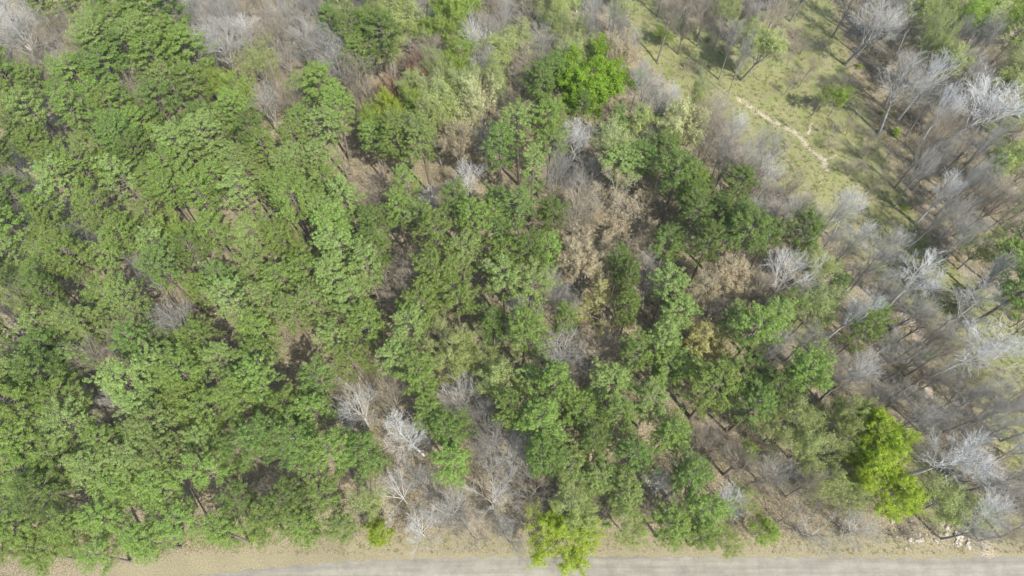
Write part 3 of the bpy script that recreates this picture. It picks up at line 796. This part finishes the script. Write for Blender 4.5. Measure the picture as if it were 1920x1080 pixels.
def grass_variants(n, seed):
    rs = np.random.RandomState(seed); BV = []; BF = []
    for _ in range(n):
        k = 16
        a = rs.uniform(0, 2*PI, k); r0 = rs.uniform(0, .22, k); h = rs.uniform(.10, .34, k); le = rs.uniform(.05, .2, k)
        bx, by = np.cos(a)*r0, np.sin(a)*r0; w = .018; b2 = a+1.3
        V = np.stack([np.stack([bx-np.sin(b2)*w, by+np.cos(b2)*w, a*0], -1), np.stack([bx+np.sin(b2)*w, by-np.cos(b2)*w, a*0], -1),
                      np.stack([bx+np.cos(b2)*le+.01, by+np.sin(b2)*le, h], -1), np.stack([bx+np.cos(b2)*le, by+np.sin(b2)*le, h], -1)], 1).reshape(-1, 3)
        BV.append(V); BF.append(np.arange(len(V)).reshape(-1, 4))
    return BV, BF
M['grass'] = leaf_mat('dry_grass_blades', (0.17, 0.17, 0.07), (0.28, 0.28, 0.12), (0.42, 0.39, 0.21), .3, 0)
gv, gf = grass_variants(8, 3)
def in_clear(a, b):
    k = cell(a, b)
    return k == 'g' or (a > 1180 and k in 'be.' and R.random() < .35) or (b > 1000 and b < 1042) 
pts = rand_ground(in_clear, 9500)
pl = []
pa = np.array(pts); gz = ground_z(pa[:, 0], pa[:, 1]); dr = polyd(pa[:, 0], pa[:, 1], road_edge)
for (x, y), z, d in zip(pts, gz, dr):
    if d < .5 or y < road_edge[6][1]-3: continue
    pl.append((x, y, float(z)-.01, R.uniform(.6, 1.5)*(.6 if d < 4 else 1), R.uniform(0, 6.28), R.randrange(8)))
scatter(gv, gf, pl, 'grass', M['grass'], 'dry yellow green grass growing in the clearing and verge', 'grass')

# small evergreen and leafy shrubs in the open
def make_shrub(seed, mat, nm='shrub'):
    r = random.Random(seed); rs = np.random.RandomState(seed); tb = Tubes(); cen = []
    for k in range(14):
        d = rdir(r, Vector((0, 0, 1)), r.uniform(.1, 1.0)); e = d*r.uniform(.6, 1.05); tb.add([Vector((0, 0, 0)), e*.6, e], [.03, .02, .01], 3)
        for j in range(4): cen.append(tuple(e*r.uniform(.6, 1)+Vector((r.uniform(-.2, .2), r.uniform(-.2, .2), .15))))
    cen = np.array(cen); o = cen/np.linalg.norm(cen, axis=1)[:, None]
    V, F = leaves(cen, o, 22, .24, .075, rs, .8, .5)
    return tb.mesh('shrub_stems', M['brown']), mesh('shrub_foliage', V, F, M[mat])
SH = {m: [make_shrub(50+k, m) for k in range(2)] for m in ('pine', 'dark', 'yellowgreen', 'lime', 'vivid')}
SHRUBS = [(1680, 247, 13, 'vivid', 'small vivid green shrub with a dark shadow on the tan strip'), (1690, 165, 11, 'yellowgreen', 'small yellow green shrub under the upper right bare trees'),
 (1657, 209, 7, 'pine', 'tiny green shrub left of the upper right bare trees'), (1612, 122, 9, 'yellowgreen', 'tiny yellow green shrub beside a bare tree at upper right'), (1858, 240, 17, 'lime', 'low lime green shrub in shade near the right edge'),
 (1883, 232, 12, 'yellowgreen', 'yellow green shrub next to the low lime shrub'), (1330, 72, 6, 'dark', 'tiny dark shrub at the top of the grass clearing'), (1240, 64, 10, 'lime', 'small yellow flowering shrub in the grass clearing'),
 (1700, 385, 9, 'yellowgreen', 'small yellowish shrub on the edge of the bare wood'), (1730, 570, 12, 'yellowgreen', 'green shrub below the silvery white tree'), (1495, 575, 9, 'yellowgreen', 'small green shrub under bare trees right of the pines'),
 (1905, 590, 14, 'vivid', 'bright green shrub below the small tree at right edge'), (1745, 670, 15, 'yellowgreen', 'green shrub beside the lower sandy path'), (1210, 1000, 9, 'yellowgreen', 'low green shrub at the foot of roadside pines'),
 (1140, 985, 10, 'pine', 'dark green shrub right of the roadside lime tree'), (470, 1010, 12, 'yellowgreen', 'low green shrub on the verge below the pines'), (950, 765, 9, 'lime', 'small lime shrub right of the brown leafy opening'),
 (1725, 375, 8, 'pine', 'small green shrub under the big bare trees'), (1800, 975, 14, 'yellowgreen', 'green shrub among the pale rocks'), (1840, 985, 11, 'yellowgreen', 'green shrub right of the pale rocks'), (1700, 960, 9, 'yellowgreen', 'small green shrub left of the pale rocks')]
for (px, py, rr, m, lab) in SHRUBS:
    x, y = at(px, py, .7); s = rr*pix(x, y, .7)[2]/FPX/1.0
    ro = bpy.data.objects.new('shrub', None); C.objects.link(ro); ro.location = (x, y, float(ground_z(x, y))-.03); ro.scale = (s, s, s*.9); ro.rotation_euler = (0, 0, R.uniform(0, 6))
    a, b = R.choice(SH[m]); link('stems', a, ro); link('foliage', b, ro)
    tag(ro, lab, 'shrub', 'shrubs in the open ground')

# fallen logs
LOGS = [(345, 462, 398, 527, .16, 'white', 'longest pale fallen log in the shaded log clearing'), (378, 440, 395, 470, .10, 'white', 'short pale log above the long one in the shaded clearing'),
 (350, 568, 384, 602, .13, 'grey', 'grey fallen log beside white debris left of centre'), (322, 610, 341, 628, .10, 'white', 'short white log in a small gap in the left pines'),
 (112, 460, 132, 474, .12, 'grey', 'grey log in a gap between the left pines'), (1768, 902, 1895, 911, .09, 'grey', 'long white fallen trunk lying right of the lime cluster'),
 (150, 857, 186, 884, .12, 'grey', 'thin grey log in the lower left pines'), (610, 606, 636, 640, .17, 'white', 'white fallen trunk near the palest pine'), (655, 598, 685, 648, .14, 'grey', 'grey fallen trunk right of the white one'),
 (40, 1030, 84, 1027, .09, 'white', 'white stick lying on the pale sandy patch'), (1325, 330, 1290, 348, .07, 'brown', 'brown stick under the cream green tree'), (870, 235, 905, 255, .1, 'white', 'white fallen limb below the white forked tree')]
for (x0, y0, x1, y1, rr, m, lab) in LOGS:
    a, b = at(x0, y0), at(x1, y1); tb = Tubes(); n = 7
    za, zb = float(ground_z(*a)), float(ground_z(*b)); cx, cy = (a[0]+b[0])/2, (a[1]+b[1])/2
    pts = [Vector((a[0]+(b[0]-a[0])*k/n-cx+R.uniform(-.05, .05), a[1]+(b[1]-a[1])*k/n-cy+R.uniform(-.05, .05), rr*.8+.12*math.sin(k))) for k in range(n+1)]
    tb.add(pts, [rr*(.45+.55*k/n) for k in range(n+1)], 7)
    for j in range(5):
        k = R.randrange(0, n); d = rdir(R, (pts[k+1]-pts[k]).normalized(), R.uniform(.6, 1.2)); d.z = abs(d.z)*.5
        tb.add([pts[k], pts[k]+d*R.uniform(.4, 1.3)], [rr*.35, .01], 4)
    o = link('fallen_log', tb.mesh('fallen_log', M[m])); o.location = (cx, cy, max(za, zb)); tag(o, lab, 'log', 'fallen logs and limbs')

# pale rocks in the pile by the road and bits of white debris
M['rock'] = simple_mat('pale_rock', [(0.3, (0.22, 0.19, 0.15)), (0.7, (0.46, 0.41, 0.34))], 2.5, 6, .5)
def rock_mesh(seed):
    r = random.Random(seed)
    import bmesh
    bm = bmesh.new(); bmesh.ops.create_icosphere(bm, subdivisions=2, radius=1)
    pl_ = [(Vector((r.gauss(0, 1), r.gauss(0, 1), r.gauss(0, 1))).normalized(), r.uniform(.55, .85)) for _ in range(9)]
    for v in bm.verts:
        for nrm, dd in pl_:
            k = v.co.dot(nrm)
            if k > dd: v.co -= nrm*(k-dd)
        v.co *= r.uniform(.97, 1.03)
    me = bpy.data.meshes.new('rock'); bm.to_mesh(me); bm.free(); me.materials.append(M['rock']); return me
RM = [rock_mesh(k) for k in range(6)]
def rocks(n, cx, cy, sx, sy, big, label, group):
    for k in range(n):
        px = R.gauss(cx, sx); py = min(1036, R.gauss(cy, sy)); x, y = at(px, py)
        s = (.08+(big-.08)*R.random()**2)*R.uniform(.7, 1.5)
        o = link('rock', R.choice(RM)); o.location = (x, y, float(ground_z(x, y))+s*.12); o.scale = (s*R.uniform(.8, 1.5), s, s*R.uniform(.45, .8)); o.rotation_euler = (R.uniform(-.3, .3), R.uniform(-.3, .3), R.uniform(0, 6))
        tag(o, label, 'rock', group)
for cx_, cy_, w1, w2 in ((1703, 985, 'upper', 'left'), (1722, 1012, 'lower', 'left'), (1785, 980, 'upper', 'right'), (1805, 1010, 'lower', 'right')):
    rocks(24, cx_, cy_, 19, 11, .36, f'pale jagged rock in the {w1} part of the {w2} hand rock pile', f'rocks in the {w1} part of the {w2} pile')
rocks(10, 325, 578, 9, 5, .28, 'small white stone in the gap beside the grey log', 'white stones beside the grey log')
rocks(8, 625, 613, 6, 5, .30, 'small white stone near the white fallen trunk', 'white stones near the white trunk')

# ------------------------------------------------------------------ thin air between the drone and the wood
def build_haze(dens):
    m, t = nt('haze')
    v = N(t, 'ShaderNodeVolumePrincipled', i_Density=dens, i_Anisotropy=0.0)
    v.inputs['Color'].default_value = (0.80, 0.90, 0.97, 1)
    o = N(t, 'ShaderNodeOutputMaterial'); t.links.new(v.outputs[0], o.inputs['Volume'])
    x, y0, y1, z0, z1 = 2700, -2700, 2800, -1.5, 95
    V = [(-x, y0, z0), (x, y0, z0), (x, y1, z0), (-x, y1, z0), (-x, y0, z1), (x, y0, z1), (x, y1, z1), (-x, y1, z1)]
    F = [(0, 3, 2, 1), (4, 5, 6, 7), (0, 1, 5, 4), (1, 2, 6, 5), (2, 3, 7, 6), (3, 0, 4, 7)]
    tag(link('haze', mesh('haze', V, F, m)), kind='stuff')
build_haze(0.00008)
